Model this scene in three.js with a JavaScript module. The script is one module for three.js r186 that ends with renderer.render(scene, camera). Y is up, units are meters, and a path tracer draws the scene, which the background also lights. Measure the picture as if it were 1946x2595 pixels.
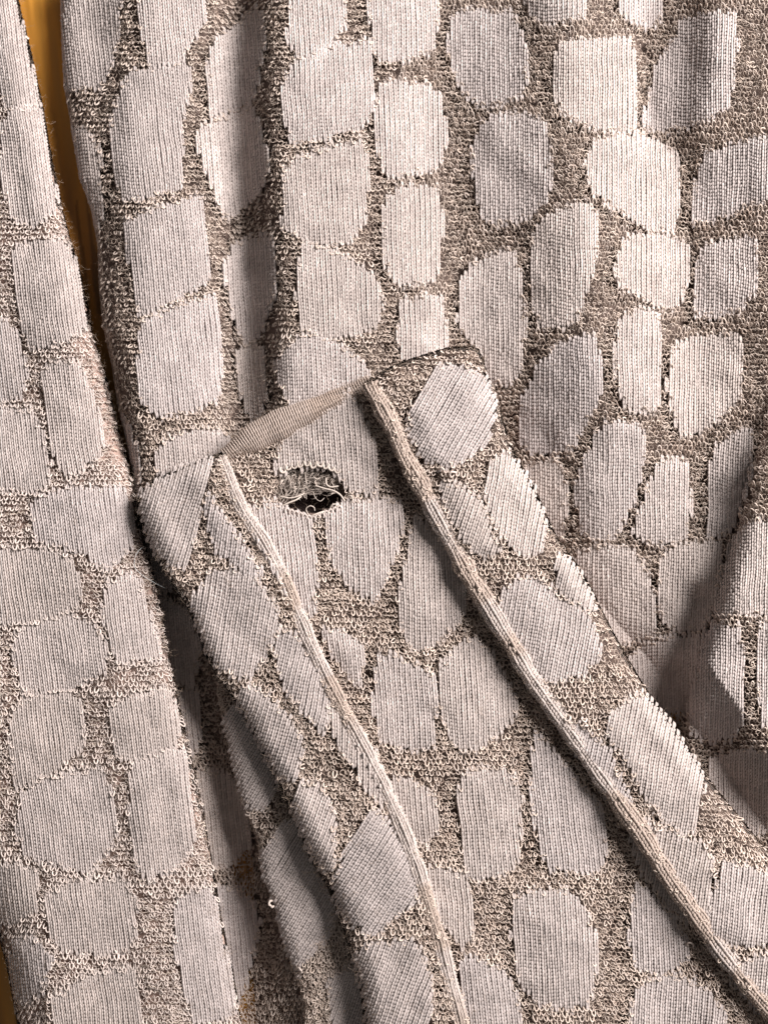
import * as THREE from 'three';
import { RectAreaLightUniformsLib } from 'three/addons/lights/RectAreaLightUniformsLib.js';
import { mergeGeometries } from 'three/addons/utils/BufferGeometryUtils.js';

// ---------------------------------------------------------------- camera, light, exposure
// lengths are worked out in thread units of 0.12 mm (U) and turned into metres at the end
const U = 0.00012, CX = 973, CY = 1297.5, H = 2782;           // H: camera height over the table
const scene = new THREE.Scene();
const camera = new THREE.PerspectiveCamera(50, 767 / 1024, 0.02, 12);
camera.position.set(0, H * U, 0);
camera.up.set(0, 0, -1);
camera.lookAt(0, 0, 0);
camera.focus = (H - 185) * U;
camera.userData.fStop = 6.5;
const renderer = new THREE.WebGLRenderer({ antialias: true });
renderer.setSize(767, 1024);
renderer.toneMapping = THREE.LinearToneMapping;
renderer.toneMappingExposure = 1.0;
renderer.shadowMap.enabled = true;
scene.background = new THREE.Color().setRGB(0.15, 0.146, 0.141);   // the dim room all round
scene.environment = null;
RectAreaLightUniformsLib.init();
const WIN = new THREE.Vector3(0.78, 0.62, -0.52), WINW = 0.50, WINH = 0.60;
const light = new THREE.RectAreaLight(new THREE.Color().setRGB(1, 0.98, 0.955), 43, WINW, WINH);
light.position.copy(WIN); light.lookAt(0, 0, 0); light.castShadow = true;
scene.add(light);

// ---------------------------------------------------------------- small helpers
let seed = 7;
const rnd = () => { seed = (seed * 1664525 + 1013904223) >>> 0; return seed / 4294967296; };
const rr = (a, b) => a + (b - a) * rnd();
const hash = (i, j, k = 0) => { let n = Math.imul(i, 374761393) ^ Math.imul(j, 668265263) ^ Math.imul(k, 2147483647 - 77); n = Math.imul(n ^ (n >>> 13), 1274126177); return ((n ^ (n >>> 16)) >>> 0) / 4294967296; };
function noise(x, y, k = 0) {
  const i = Math.floor(x), j = Math.floor(y), f = x - i, g = y - j, u = f * f * (3 - 2 * f), v = g * g * (3 - 2 * g);
  return (hash(i, j, k) * (1 - u) + hash(i + 1, j, k) * u) * (1 - v) + (hash(i, j + 1, k) * (1 - u) + hash(i + 1, j + 1, k) * u) * v;
}
const clamp = (x, a = 0, b = 1) => Math.min(b, Math.max(a, x));
const sm = (a, b, x) => { const t = clamp((x - a) / (b - a)); return t * t * (3 - 2 * t); };
const lerp = (a, b, t) => a + (b - a) * t;
const D2R = Math.PI / 180;
const W = (x, y, h) => { const k = (H - h) / H * U; return [(x - CX) * k, h * U, (y - CY) * k]; };
function poly(list, ox = 0, oy = 0, s = 1) {
  const pts = []; for (let i = 0; i < list.length; i += 2) pts.push([ox + list[i] * s, oy + list[i + 1] * s]);
  const xs = pts.map(p => p[0]), ys = pts.map(p => p[1]);
  pts.box = [Math.min(...xs), Math.min(...ys), Math.max(...xs), Math.max(...ys)];
  return pts;
}
function segNear(a, b, x, y) {
  const dx = b[0] - a[0], dy = b[1] - a[1], t = clamp(((x - a[0]) * dx + (y - a[1]) * dy) / (dx * dx + dy * dy || 1));
  const px = a[0] + dx * t, py = a[1] + dy * t; return [Math.hypot(x - px, y - py), px, py, t];
}
function nearest(pts, x, y, closed = true) {                    // [distance, point, segment, share]
  let best = [1e9, 0, 0, 0, 0];
  for (let i = 0; i < pts.length - (closed ? 0 : 1); i++) {
    const n = segNear(pts[i], pts[(i + 1) % pts.length], x, y);
    if (n[0] < best[0]) best = [n[0], n[1], n[2], i, n[3]];
  }
  return best;
}
function inside(pts, x, y) {
  const b = pts.box; if (b && (x < b[0] || x > b[2] || y < b[1] || y > b[3])) return false;
  let c = false;
  for (let i = 0, j = pts.length - 1; i < pts.length; j = i++) {
    const [xi, yi] = pts[i], [xj, yj] = pts[j];
    if ((yi > y) !== (yj > y) && x < (xj - xi) * (y - yi) / (yj - yi) + xi) c = !c;
  }
  return c;
}
const sdist = (pts, x, y) => { const d = nearest(pts, x, y)[0]; return inside(pts, x, y) ? d : -d; };
function grow(pts, by) {                                         // moves the outline outward
  const cx = pts.reduce((a, p) => a + p[0], 0) / pts.length, cy = pts.reduce((a, p) => a + p[1], 0) / pts.length;
  return pts.map(([x, y]) => { const l = Math.hypot(x - cx, y - cy) || 1; return [x + (x - cx) / l * by, y + (y - cy) / l * by]; });
}
function smoothPoly(pts, rounds = 1, q = .22) {                          // corner cutting
  for (let r = 0; r < rounds; r++) {
    const o = [];
    for (let i = 0; i < pts.length; i++) { const a = pts[i], b = pts[(i + 1) % pts.length]; o.push([lerp(a[0], b[0], q), lerp(a[1], b[1], q)], [lerp(b[0], a[0], q), lerp(b[1], a[1], q)]); }
    pts = o;
  }
  const xs = pts.map(p => p[0]), ys = pts.map(p => p[1]);
  pts.box = [Math.min(...xs), Math.min(...ys), Math.max(...xs), Math.max(...ys)];
  return pts;
}
const spline = (pts, n) => { const c = new THREE.CatmullRomCurve3(pts.map(p => new THREE.Vector3(p[0], p[1], 0))); return c.getSpacedPoints(n).map(v => [v.x, v.y]); };
const numbers = {};
function numbered(n) { const k = numbers[n] = (numbers[n] ?? -1) + 1; return k ? `${n}_${String(k).padStart(3, '0')}` : n; }
class Geo {
  constructor() { this.p = []; this.n = []; this.c = []; this.i = []; }
  get size() { return this.p.length / 3; }
  v(p, n, c) { this.p.push(p[0], p[1], p[2]); this.n.push(n[0], n[1], n[2]); this.c.push(c[0], c[1], c[2]); return this.p.length / 3 - 1; }
  build(name, material, parent, normals = false) {
    const g = new THREE.BufferGeometry();
    g.setAttribute('position', new THREE.Float32BufferAttribute(this.p, 3));
    g.setAttribute('normal', new THREE.Float32BufferAttribute(this.n, 3));
    g.setAttribute('color', new THREE.Float32BufferAttribute(this.c, 3));
    g.setIndex(this.i); if (normals) g.computeVertexNormals();
    const m = new THREE.Mesh(g, material); m.name = numbered(name); m.castShadow = m.receiveShadow = true;
    parent.add(m); return m;
  }
}

// ---------------------------------------------------------------- materials
const knitM = new THREE.MeshPhysicalMaterial({ vertexColors: true, roughness: 0.92, sheen: 0.35, sheenRoughness: 0.6, sheenColor: new THREE.Color().setRGB(0.9, 0.82, 0.76) });
const threadM = new THREE.MeshStandardMaterial({ roughness: 0.85 });
const hairM = new THREE.MeshStandardMaterial({ roughness: 0.7, color: new THREE.Color().setRGB(0.66, 0.56, 0.48) });
const KNIT = [0.465, 0.388, 0.357], GROUND = [0.29, 0.209, 0.17], HOOK = [0.53, 0.425, 0.36], BACK = [0.125, 0.084, 0.07];
const tone = (c, k) => [c[0] * k, c[1] * k, c[2] * k];
const mixc = (a, b, t) => [lerp(a[0], b[0], t), lerp(a[1], b[1], t), lerp(a[2], b[2], t)];

// ---------------------------------------------------------------- the lie of the cloth
const C1 = [0, 0], K = 973 / 1659;
const CROP = { 1: [0, 0], 2: [973, 0], 3: [0, 865], 4: [973, 865], 5: [0, 1730], 6: [973, 1730] };
const at = (crop, list) => poly(list, CROP[crop][0], CROP[crop][1], K);
const leftMask = poly([-200, -80, 30, -80, 45, 0, 75, 120, 105, 260, 135, 430, 165, 560, 205, 700, 235, 850, 270, 960, 300, 1090, 335, 1210, 355, 1330, 395, 1480, 425, 1640, 450, 1770, 480, 1900, 505, 2010, 535, 2170, 560, 2330, 590, 2470, 612, 2600, 622, 2680, 66, 2680, 48, 2600, 24, 2463, 0, 2375, -60, 2250, -200, 2050]);
const bodyMask = poly([150, -80, 157, 0, 160, 100, 166, 220, 185, 330, 205, 450, 235, 530, 250, 620, 255, 740, 265, 830, 285, 920, 300, 1020, 320, 1100, 340, 1200, 345, 1330, 340, 1500, 330, 1800, 330, 2680, 2060, 2680, 2060, -80]);
const cuffMask = smoothPoly(poly([345, 1262, 372, 1232, 440, 1195, 500, 1172, 555, 1150, 600, 1140, 690, 1078, 800, 1030, 935, 962, 1000, 925, 1080, 898, 1140, 880, 1205, 880, 1222, 905, 1232, 945, 1262, 1030, 1300, 1150, 1350, 1230, 1400, 1350, 1480, 1460, 1560, 1620, 1640, 1755, 1730, 1880, 1800, 1985, 1880, 2080, 1960, 2180, 2060, 2300, 2060, 2680, 950, 2680, 925, 2590, 915, 2500, 885, 2400, 850, 2280, 790, 2180, 755, 2090, 720, 2010, 680, 1930, 620, 1810, 580, 1750, 530, 1680, 505, 1600, 470, 1520, 430, 1470, 395, 1400, 362, 1330]));
const underMask = poly([560, 1640, 553, 1760, 570, 1830, 585, 1900, 600, 1965, 625, 2050, 655, 2130, 668, 2220, 700, 2290, 712, 2360, 738, 2430, 762, 2500, 775, 2590, 780, 2680, 1000, 2680, 960, 2400, 800, 2100, 640, 1760, 590, 1680]);
const seamA = spline([[556, 1160], [600, 1270], [690, 1420], [745, 1540], [830, 1730], [905, 1870], [965, 1985], [1025, 2120], [1075, 2260], [1125, 2440], [1165, 2600], [1185, 2690]], 180);
const seamB = spline([[938, 972], [985, 1060], [1025, 1150], [1100, 1290], [1180, 1440], [1270, 1590], [1370, 1750], [1480, 1905], [1590, 2060], [1690, 2215], [1800, 2370], [1900, 2500], [2020, 2640]], 220);
const ridge = (pts, width, amount) => ({ pts, width, amount });
const profile = [[100, -20], [250, -6], [345, 24], [440, 18], [540, -8], [602, -58], [632, -50], [690, 22], [745, 32], [860, 18], [1000, -4], [1090, -30], [1150, -34], [1260, -12], [1390, 24], [1450, 30], [1540, 12], [1650, -20], [1700, -26], [1800, -4], [1930, 26], [2100, 30]];
function swell(x) {                                              // height of the soft folds across the front
  let i = 1; while (i < profile.length - 1 && profile[i][0] < x) i++;
  const g = k => { k = clamp(k, 1, profile.length - 2); return (profile[k + 1][1] - profile[k - 1][1]) / (profile[k + 1][0] - profile[k - 1][0]); };
  const a = profile[i - 1], b = profile[i], w = b[0] - a[0], t = clamp((x - a[0]) / w), t2 = t * t, t3 = t2 * t;
  return (2 * t3 - 3 * t2 + 1) * a[1] + (t3 - 2 * t2 + t) * g(i - 1) * w + (3 * t2 - 2 * t3) * b[1] + (t3 - t2) * g(i) * w;
}
const folds = [
  ridge([[1640, -80], [1640, 120], [1645, 330]], 40, -22),
  ridge([[1810, -80], [1815, 150], [1790, 330]], 55, 24),
  ridge([[395, 1420], [450, 1750], [560, 2200], [640, 2640]], 95, -66),
  ridge([[1670, 1900], [1690, 1800], [1725, 1660], [1762, 1520]], 36, -34),
  ridge([[480, 1650], [600, 2050], [675, 2300], [735, 2600]], 46, -30),
];
const foldEdge = [[2000, 820], [1950, 1000], [1895, 1200], [1855, 1380], [1812, 1540], [1772, 1680], [1735, 1800], [1700, 1920], [1680, 2010]];
function bodyH(x, y) {
  let h = 110 + swell(x - lerp(0, .07, sm(500, 1100, x)) * y + 10 * Math.sin(y / 170)) * lerp(1.18, .55, sm(850, 1400, y)) + 9 * (noise(x / 210, y / 260, 1) - .5) * 2 + 4 * (noise(x / 60, y / 70, 2) - .5);
  for (const f of folds) {
    const d = nearest(f.pts, x, y, false)[0] / f.width;
    if (d < 3) h += f.amount * Math.exp(-d * d);
  }
  if (x > 1100 && y > 850) {                                     // the hollow beside the sleeve climbs to that fold
    const xe = 1310 + (y - 1150) * .69, xf = y < 1250 ? 1880 : lerp(1880, 1735, (y - 1250) / 630), t = (x - xe) / Math.max(120, xf - xe);
    h += sm(880, 1180, y) * (1 - sm(1980, 2300, y)) * (-56 + 84 * clamp(t, -.2, 1)) * (1 - .5 * sm(1, 3, t));
  }
  if (x > 1600 && y > 700) {                                     // the fold that rises at the right
    const n = nearest(foldEdge, x, y, false), a = foldEdge[n[3]], b = foldEdge[n[3] + 1];
    const side = (b[0] - a[0]) * (y - a[1]) - (b[1] - a[1]) * (x - a[0]) < 0 ? n[0] : -n[0];
    const lift = sm(850, 1250, y) * (1 - sm(2000, 2300, y));
    h += lift * (side > 0 ? 70 * Math.sqrt(1 - (1 - clamp(side / 58)) ** 2) : 0);
  }
  h = Math.max(h, 14 + .3 * h); const d = nearest(bodyMask, x, y)[0], r = 60;
  return h = d < r && x < 700 ? lerp(h, 50, 1 - Math.sqrt(1 - (1 - d / r) ** 2)) : h;
}
function leftH(x, y) {
  const top = 118 + 48 * sm(900, 1500, y) + 10 * (noise(x / 160, y / 220, 5) - .5) * 2 + 5 * (noise(x / 60, y / 70, 6) - .5)
    + 14 * Math.exp(-(((x - (60 + y * .14)) / 90) ** 2));
  const d = nearest(leftMask, x, y)[0], r = x < 120 && y > 2100 ? 130 : 74, low = 62 + 72 * sm(1100, 1500, y) * (x > 250 ? 1 : 0);
  return d < r ? low + (top - low) * Math.sqrt(1 - (1 - d / r) ** 2) : top;
}
function side(pts, x, y) {                                       // signed distance to an open line, right of it positive
  const n = nearest(pts, x, y, false), a = pts[n[3]], b = pts[n[3] + 1];
  return ((b[0] - a[0]) * (y - a[1]) - (b[1] - a[1]) * (x - a[0]) < 0) ? n[0] : -n[0];
}
const holePoly = poly([716, 1281, 754, 1263, 800, 1246, 832, 1241, 860, 1253, 872, 1268, 856, 1273, 832, 1290, 812, 1297, 783, 1307, 750, 1299, 725, 1285]);
const tornPoly = poly([712, 1196, 740, 1185, 776, 1178, 810, 1179, 852, 1194, 862, 1215, 876, 1240, 880, 1268, 856, 1278, 832, 1296, 783, 1312, 748, 1303, 714, 1283, 704, 1255, 704, 1225]);
function cuffH(x, y) {
  const a = side(seamA, x, y), b = side(seamB, x, y);
  const down = sm(1000, 2500, y);
  let top = 196 + 22 * down + 8 * (noise(x / 130, y / 150, 9) - .5) * 2 + 4 * (noise(x / 50, y / 55, 10) - .5);
  const mid = sm(-6, 26, a) * sm(-6, 26, -b);
  top -= mid * (36 + 8 * Math.exp(-(((y - 1240) / 90) ** 2)));
  top += (1 - mid) * 8 * Math.exp(-(((a < 0 ? a + 55 : b - 85) / 60) ** 2));
  const d = nearest(cuffMask, x, y)[0], r = 52, low = 162;
  return d < r ? low + (top - low) * Math.sqrt(1 - (1 - d / r) ** 2) : top;
}
function underH(x, y) {
  const top = 134 + 6 * (noise(x / 60, y / 80, 14) - .5) * 2;
  const d = nearest(underMask, x, y)[0], r = 42;
  return d < r ? 112 + (top - 112) * Math.sqrt(1 - (1 - d / r) ** 2) : top;
}

// ---------------------------------------------------------------- the panels and the outlines of their knitted patches
const garment = new THREE.Group();
garment.name = 'knitted_cardigan';
garment.userData = { label: 'mauve knitted cardigan with raised patches on sheer mesh and a torn hole near one cuff', category: 'cardigan' };
scene.add(garment);
const anchors = { body_panel: [1150, 1000], left_sleeve: [200, 1500], cuff_sleeve: [1100, 1700], sleeve_back: [680, 2250] };
function panel(name, mask, h, angle, label, hidden, tint = 1) {
  const g = new THREE.Group(); g.name = name; g.userData = { label }; garment.add(g);
  return { name, mask, h, angle, group: g, patches: [], hidden, tint, wale: 12.4, net: 1, dense: .35, back: 1, pale: 0 };
}
const coveredByCuff = (x, y) => inside(cuffMask, x, y) && nearest(cuffMask, x, y)[0] > 90;
const coveredByLeft = (x, y) => inside(leftMask, x, y) && nearest(leftMask, x, y)[0] > 90;
const body = panel('body_panel', bodyMask, bodyH, (x, y) => lerp(6, 0.5, sm(300, 1300, x)) - 2 * sm(1500, 1900, x), 'front of the cardigan lying flat in soft folds', (x, y) => coveredByCuff(x, y) || coveredByLeft(x, y));
const left = panel('sleeve', leftMask, leftH, () => 7.5, 'sleeve lying straight along the left edge', () => false);
const cuff = panel('sleeve', cuffMask, cuffH, (x, y) => { const a = side(seamA, x, y), b = side(seamB, x, y); return a < 0 ? lerp(-14, -22, sm(1400, 2400, y)) : b > 0 ? lerp(-24, -8, sm(950, 1500, y)) : 4; }, 'sleeve laid over the front, its cuff with two raised seams and a hole', () => false);
cuff.group.name = 'sleeve_001'; cuff.wale = 13.3; left.wale = 11.8; left.net = 1.3; left.pale = .8; left.dense = 1.2; left.back = 2.6; cuff.net = 1.15;
const under = panel('sleeve_back', underMask, underH, () => -32, 'lower layer of the laid over sleeve', (x, y) => inside(cuffMask, x, y) && nearest(cuffMask, x, y)[0] > 60);
const P = (pan, crop, list, angle) => pan.patches.push({ pts: smoothPoly(grow(at(crop, list), 15), 1, .07), angle });
// body, top left
P(body, 1, [290, -40, 520, -40, 510, 60, 495, 160, 470, 270, 440, 350, 290, 375, 270, 200]);
P(body, 1, [600, -40, 875, -40, 870, 90, 790, 210, 780, 240, 655, 285, 650, 230, 620, 100]);
P(body, 1, [960, 170, 1100, 60, 1140, 90, 1135, 200, 1100, 350, 1080, 410, 1010, 460, 915, 490, 915, 240]);
P(body, 1, [560, 325, 690, 315, 830, 290, 820, 380, 790, 460, 775, 560, 785, 770, 760, 800, 640, 830, 545, 850, 520, 760, 490, 650, 500, 560, 510, 470]);
P(body, 1, [880, 560, 1090, 480, 1110, 560, 1150, 720, 1100, 830, 1050, 870, 1000, 930, 960, 890, 900, 730, 865, 620]);
P(body, 1, [600, 965, 650, 930, 860, 860, 875, 960, 880, 1060, 900, 1180, 880, 1210, 790, 1260, 690, 1310, 600, 1345, 590, 1200, 560, 1080, 550, 970]);
P(body, 1, [1010, 1080, 1100, 1040, 1170, 1050, 1185, 1120, 1170, 1250, 1130, 1420, 1080, 1475, 1020, 1400, 985, 1180]);
P(body, 3, [630, -65, 700, -105, 920, -180, 945, -75, 950, 0, 940, 130, 935, 230, 800, 280, 700, 300, 640, 270, 615, 180, 615, 0]);
P(body, 1, [320, 570, 400, 590, 430, 680, 440, 900, 420, 960, 385, 900, 365, 760, 335, 650]);
P(body, 1, [1260, 330, 1290, 280, 1440, 220, 1590, 185, 1605, 300, 1600, 450, 1560, 520, 1400, 580, 1265, 610, 1245, 500, 1225, 400]);
P(body, 1, [1270, 0, 1280, -40, 1480, -40, 1470, 110, 1420, 200, 1370, 240, 1290, 210, 1250, 150]);
P(body, 1, [1300, 700, 1400, 660, 1560, 620, 1580, 750, 1570, 850, 1560, 950, 1490, 1030, 1370, 1040, 1290, 990, 1220, 960, 1250, 850, 1230, 760]);
P(body, 1, [1310, 1080, 1340, 1060, 1500, 1130, 1600, 1200, 1640, 1300, 1600, 1400, 1540, 1430, 1420, 1440, 1310, 1400, 1290, 1280]);
// body, top right
P(body, 2, [-60, -40, 220, -40, 215, 100, 195, 205, 100, 240, 0, 245, -30, 200, -50, 60]);
P(body, 2, [-20, 390, 60, 370, 180, 385, 230, 430, 265, 560, 240, 680, 200, 720, 40, 745, 0, 700, -30, 560]);
P(body, 2, [20, 870, 110, 815, 235, 830, 240, 960, 235, 1120, 210, 1190, 130, 1215, 50, 1200, 10, 1100, 10, 950]);
P(body, 2, [80, 1310, 240, 1290, 255, 1400, 265, 1560, 100, 1580, 70, 1450]);
P(body, 2, [300, 120, 330, 80, 380, 60, 540, 80, 580, 150, 600, 250, 600, 380, 540, 420, 430, 440, 370, 410, 330, 330, 290, 220]);
P(body, 2, [760, 210, 830, 190, 1050, 180, 1075, 300, 1070, 400, 1075, 530, 1050, 555, 920, 540, 830, 500, 770, 470, 745, 350]);
P(body, 2, [1280, 110, 1370, 90, 1500, 70, 1510, 200, 1490, 330, 1480, 440, 1380, 500, 1300, 530, 1180, 550, 1120, 520, 1160, 400, 1190, 290, 1270, 170]);
P(body, 2, [610, -40, 850, -40, 855, 70, 760, 80, 670, 80, 640, 40]);
P(body, 2, [1020, -40, 1190, -40, 1185, 60, 1150, 100, 1080, 80, 1030, 40]);
P(body, 2, [430, 560, 480, 520, 570, 510, 680, 540, 700, 620, 705, 760, 690, 860, 640, 900, 560, 930, 490, 950, 430, 900, 400, 800, 390, 650]);
P(body, 2, [920, 620, 1000, 610, 1100, 600, 1200, 640, 1270, 700, 1265, 830, 1250, 970, 1140, 975, 1090, 950, 1040, 890, 960, 860, 910, 820, 880, 720]);
P(body, 2, [1390, 680, 1500, 640, 1660, 610, 1720, 760, 1680, 840, 1540, 880, 1420, 940, 1340, 950, 1350, 850, 1370, 760]);
P(body, 2, [660, 1000, 740, 930, 840, 900, 900, 900, 910, 1000, 890, 1150, 870, 1220, 840, 1350, 760, 1390, 680, 1400, 650, 1300, 640, 1150]);
P(body, 2, [1050, 1050, 1120, 1030, 1220, 1030, 1300, 1070, 1310, 1150, 1300, 1200, 1260, 1310, 1210, 1320, 1120, 1270, 1040, 1230, 1010, 1170]);
P(body, 2, [1390, 1080, 1480, 1060, 1590, 1030, 1600, 1150, 1590, 1250, 1530, 1320, 1420, 1350, 1350, 1350, 1350, 1200]);
P(body, 2, [370, 1170, 480, 1120, 550, 1095, 580, 1200, 590, 1340, 590, 1560, 540, 1640, 450, 1640, 420, 1500, 330, 1400, 340, 1250]);
P(body, 2, [1040, 1380, 1120, 1360, 1180, 1380, 1190, 1480, 1195, 1650, 1170, 1755, 1080, 1755, 1035, 1720, 1015, 1580, 1010, 1450]);
// body, middle right
P(body, 4, [720, 60, 760, 30, 850, 0, 900, 0, 925, 100, 920, 230, 860, 340, 820, 420, 780, 460, 700, 475, 620, 460, 600, 380, 610, 250, 660, 160]);
P(body, 4, [1250, 60, 1330, 0, 1520, -20, 1540, 120, 1530, 240, 1430, 320, 1370, 380, 1290, 390, 1270, 330, 1240, 200]);
P(body, 4, [930, 400, 980, 370, 1090, 370, 1110, 430, 1095, 560, 1080, 650, 1030, 750, 1000, 830, 930, 840, 870, 820, 850, 740, 850, 620, 880, 520]);
P(body, 4, [1190, 540, 1260, 530, 1310, 560, 1310, 700, 1300, 830, 1250, 850, 1150, 845, 1080, 820, 1110, 740, 1150, 640]);
P(body, 4, [580, 570, 690, 540, 750, 535, 775, 650, 765, 840, 730, 850, 640, 750]);
P(body, 4, [1440, 470, 1500, 430, 1580, 400, 1590, 480, 1560, 600, 1530, 740, 1490, 800, 1420, 830, 1400, 780, 1410, 600]);
P(body, 4, [820, 960, 900, 915, 1040, 910, 1100, 960, 1140, 1040, 1165, 1180, 1160, 1260, 1090, 1270, 1000, 1290, 930, 1240, 860, 1100]);
P(body, 4, [1200, 940, 1290, 900, 1440, 880, 1450, 960, 1420, 1100, 1380, 1230, 1280, 1230, 1210, 1200, 1195, 1050]);
P(body, 4, [1100, 1350, 1200, 1310, 1350, 1290, 1360, 1330, 1330, 1475, 1350, 1600, 1100, 1560, 1060, 1420]);
P(body, 4, [1500, 900, 1580, 800, 1720, 780, 1740, 1160, 1440, 1170, 1450, 1050]);
P(body, 4, [1410, 1240, 1530, 1260, 1550, 1400, 1550, 1640, 1480, 1700, 1340, 1690, 1330, 1500]);
P(body, 4, [1610, 1250, 1760, 1230, 1760, 1640, 1640, 1640, 1620, 1450]);
P(body, 6, [1430, 330, 1560, 310, 1740, 320, 1740, 600, 1560, 650, 1480, 640, 1440, 500, 1420, 400]);
// body, left of the cuff and the strip beside the left sleeve
P(body, 3, [680, 520, 720, 440, 830, 400, 940, 400, 1000, 440, 1020, 480, 900, 560, 700, 640]);
P(body, 3, [1230, 60, 1300, 0, 1350, -10, 1480, 40, 1560, 110, 1590, 150, 1500, 220, 1380, 290, 1280, 280, 1240, 220, 1210, 120]);
P(body, 3, [1020, 50, 1140, 40, 1140, 300, 1110, 330, 1060, 280, 1030, 150]);
P(body, 3, [530, 330, 570, 400, 600, 500, 600, 620, 580, 640, 540, 450]);
P(body, 5, [725, 60, 850, 50, 860, 200, 820, 330, 770, 330]);
P(body, 5, [810, 430, 920, 400, 980, 410, 1030, 480, 1060, 600, 1060, 700, 1000, 770, 900, 770, 850, 700, 820, 560]);
P(body, 5, [900, 910, 1010, 900, 1090, 960, 1110, 1050, 1080, 1200, 1060, 1300, 1020, 1360, 960, 1200, 910, 1000]);
P(body, 3, [640, 1090, 790, 1170, 850, 1300, 830, 1475, 740, 1450, 660, 1250]);
P(body, 3, [610, 720, 760, 780, 800, 1000, 700, 1060, 600, 950]);
// left sleeve
P(left, 1, [-60, -40, 70, -40, 100, 100, 130, 250, 160, 430, 30, 460, 0, 300, -40, 100]);
P(left, 1, [10, 560, 60, 500, 170, 470, 200, 600, 240, 800, 230, 900, 140, 950, 60, 930, 20, 760]);
P(left, 1, [60, 1100, 150, 1050, 270, 1060, 320, 1120, 370, 1250, 385, 1380, 300, 1440, 190, 1490, 130, 1460, 90, 1300]);
P(left, 1, [-100, 560, -50, 540, -35, 760, -20, 940, -100, 960]);
P(left, 3, [190, 150, 240, 110, 340, 110, 400, 270, 430, 420, 400, 500, 290, 560, 240, 480, 210, 330]);
P(left, 3, [-60, -80, 30, -60, 90, 10, 110, 130, 90, 210, 0, 250, -60, 240]);
P(left, 3, [-60, 320, 30, 310, 130, 310, 170, 400, 210, 530, 190, 600, 110, 640, 0, 620, -60, 600]);
P(left, 3, [150, 760, 170, 690, 300, 660, 520, 640, 560, 760, 560, 870, 480, 950, 420, 960, 350, 880, 170, 850]);
P(left, 3, [-60, 920, 100, 910, 250, 930, 310, 970, 340, 1070, 320, 1140, 200, 1180, 20, 1210, -60, 1200]);
P(left, 3, [470, 1060, 560, 1030, 600, 1050, 640, 1200, 690, 1330, 650, 1350, 520, 1370, 490, 1300, 460, 1180]);
P(left, 3, [70, 1300, 150, 1230, 300, 1200, 400, 1250, 450, 1330, 430, 1420, 300, 1485, 100, 1500]);
P(left, 5, [80, 110, 150, 70, 300, 70, 350, 130, 345, 250, 280, 330, 180, 390, 80, 430, 65, 300, 60, 180]);
P(left, 5, [490, 130, 560, 80, 720, 40, 770, 200, 740, 270, 640, 290, 560, 330, 520, 290, 490, 200]);
P(left, 5, [110, 480, 250, 420, 420, 390, 480, 480, 495, 650, 430, 740, 370, 820, 300, 780, 120, 740, 90, 620]);
P(left, 5, [600, 360, 720, 310, 790, 310, 820, 460, 840, 640, 800, 740, 720, 800, 640, 830, 600, 780, 580, 600, 570, 440]);
P(left, 5, [-60, 810, 80, 800, 150, 830, 150, 960, 60, 1030, -60, 1000]);
P(left, 5, [215, 930, 300, 880, 520, 860, 570, 960, 570, 1080, 520, 1150, 420, 1160, 280, 1130, 220, 1080]);
P(left, 5, [770, 960, 840, 910, 920, 900, 950, 1050, 980, 1200, 1010, 1370, 1000, 1420, 840, 1460, 810, 1320, 770, 1150]);
P(left, 5, [230, 1380, 380, 1290, 570, 1240, 590, 1350, 600, 1520, 250, 1540]);
P(left, 5, [60, 1130, 140, 1120, 210, 1200, 180, 1300, 100, 1380, 60, 1280]);
// cuff: strip left of the first seam
P(cuff, 3, [560, 700, 620, 620, 760, 545, 900, 480, 905, 590, 850, 740, 825, 850, 810, 950, 760, 960, 690, 920, 640, 850, 580, 800], -17);
P(cuff, 3, [830, 1140, 920, 1010, 1080, 1010, 1110, 1060, 1180, 1160, 1190, 1250, 1130, 1350, 1070, 1440, 960, 1400, 880, 1300, 820, 1200], -9);
P(cuff, 5, [1020, 90, 1060, 30, 1130, 50, 1200, 130, 1280, 230, 1300, 330, 1270, 400, 1200, 400, 1100, 270, 1050, 180], -16);
P(cuff, 3, [1200, 1250, 1290, 1300, 1370, 1420, 1400, 1475, 1420, 1625, 1380, 1675, 1330, 1605, 1240, 1480, 1200, 1380], -12);
P(cuff, 5, [1290, 440, 1390, 470, 1430, 580, 1440, 700, 1430, 800, 1370, 760, 1310, 640, 1270, 520], -20);
P(cuff, 5, [1480, 800, 1540, 660, 1600, 560, 1659, 620, 1719, 700, 1779, 830, 1799, 940, 1720, 970, 1640, 1060, 1600, 1080, 1500, 980, 1450, 900], -33);
P(cuff, 6, [-100, 1160, 0, 1140, 130, 1130, 180, 1260, 190, 1390, 190, 1520, -90, 1520, -160, 1300], -20);
P(cuff, 3, [900, 640, 960, 760, 1060, 900, 1140, 1000, 1060, 990, 960, 900, 900, 800], -8);
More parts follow.
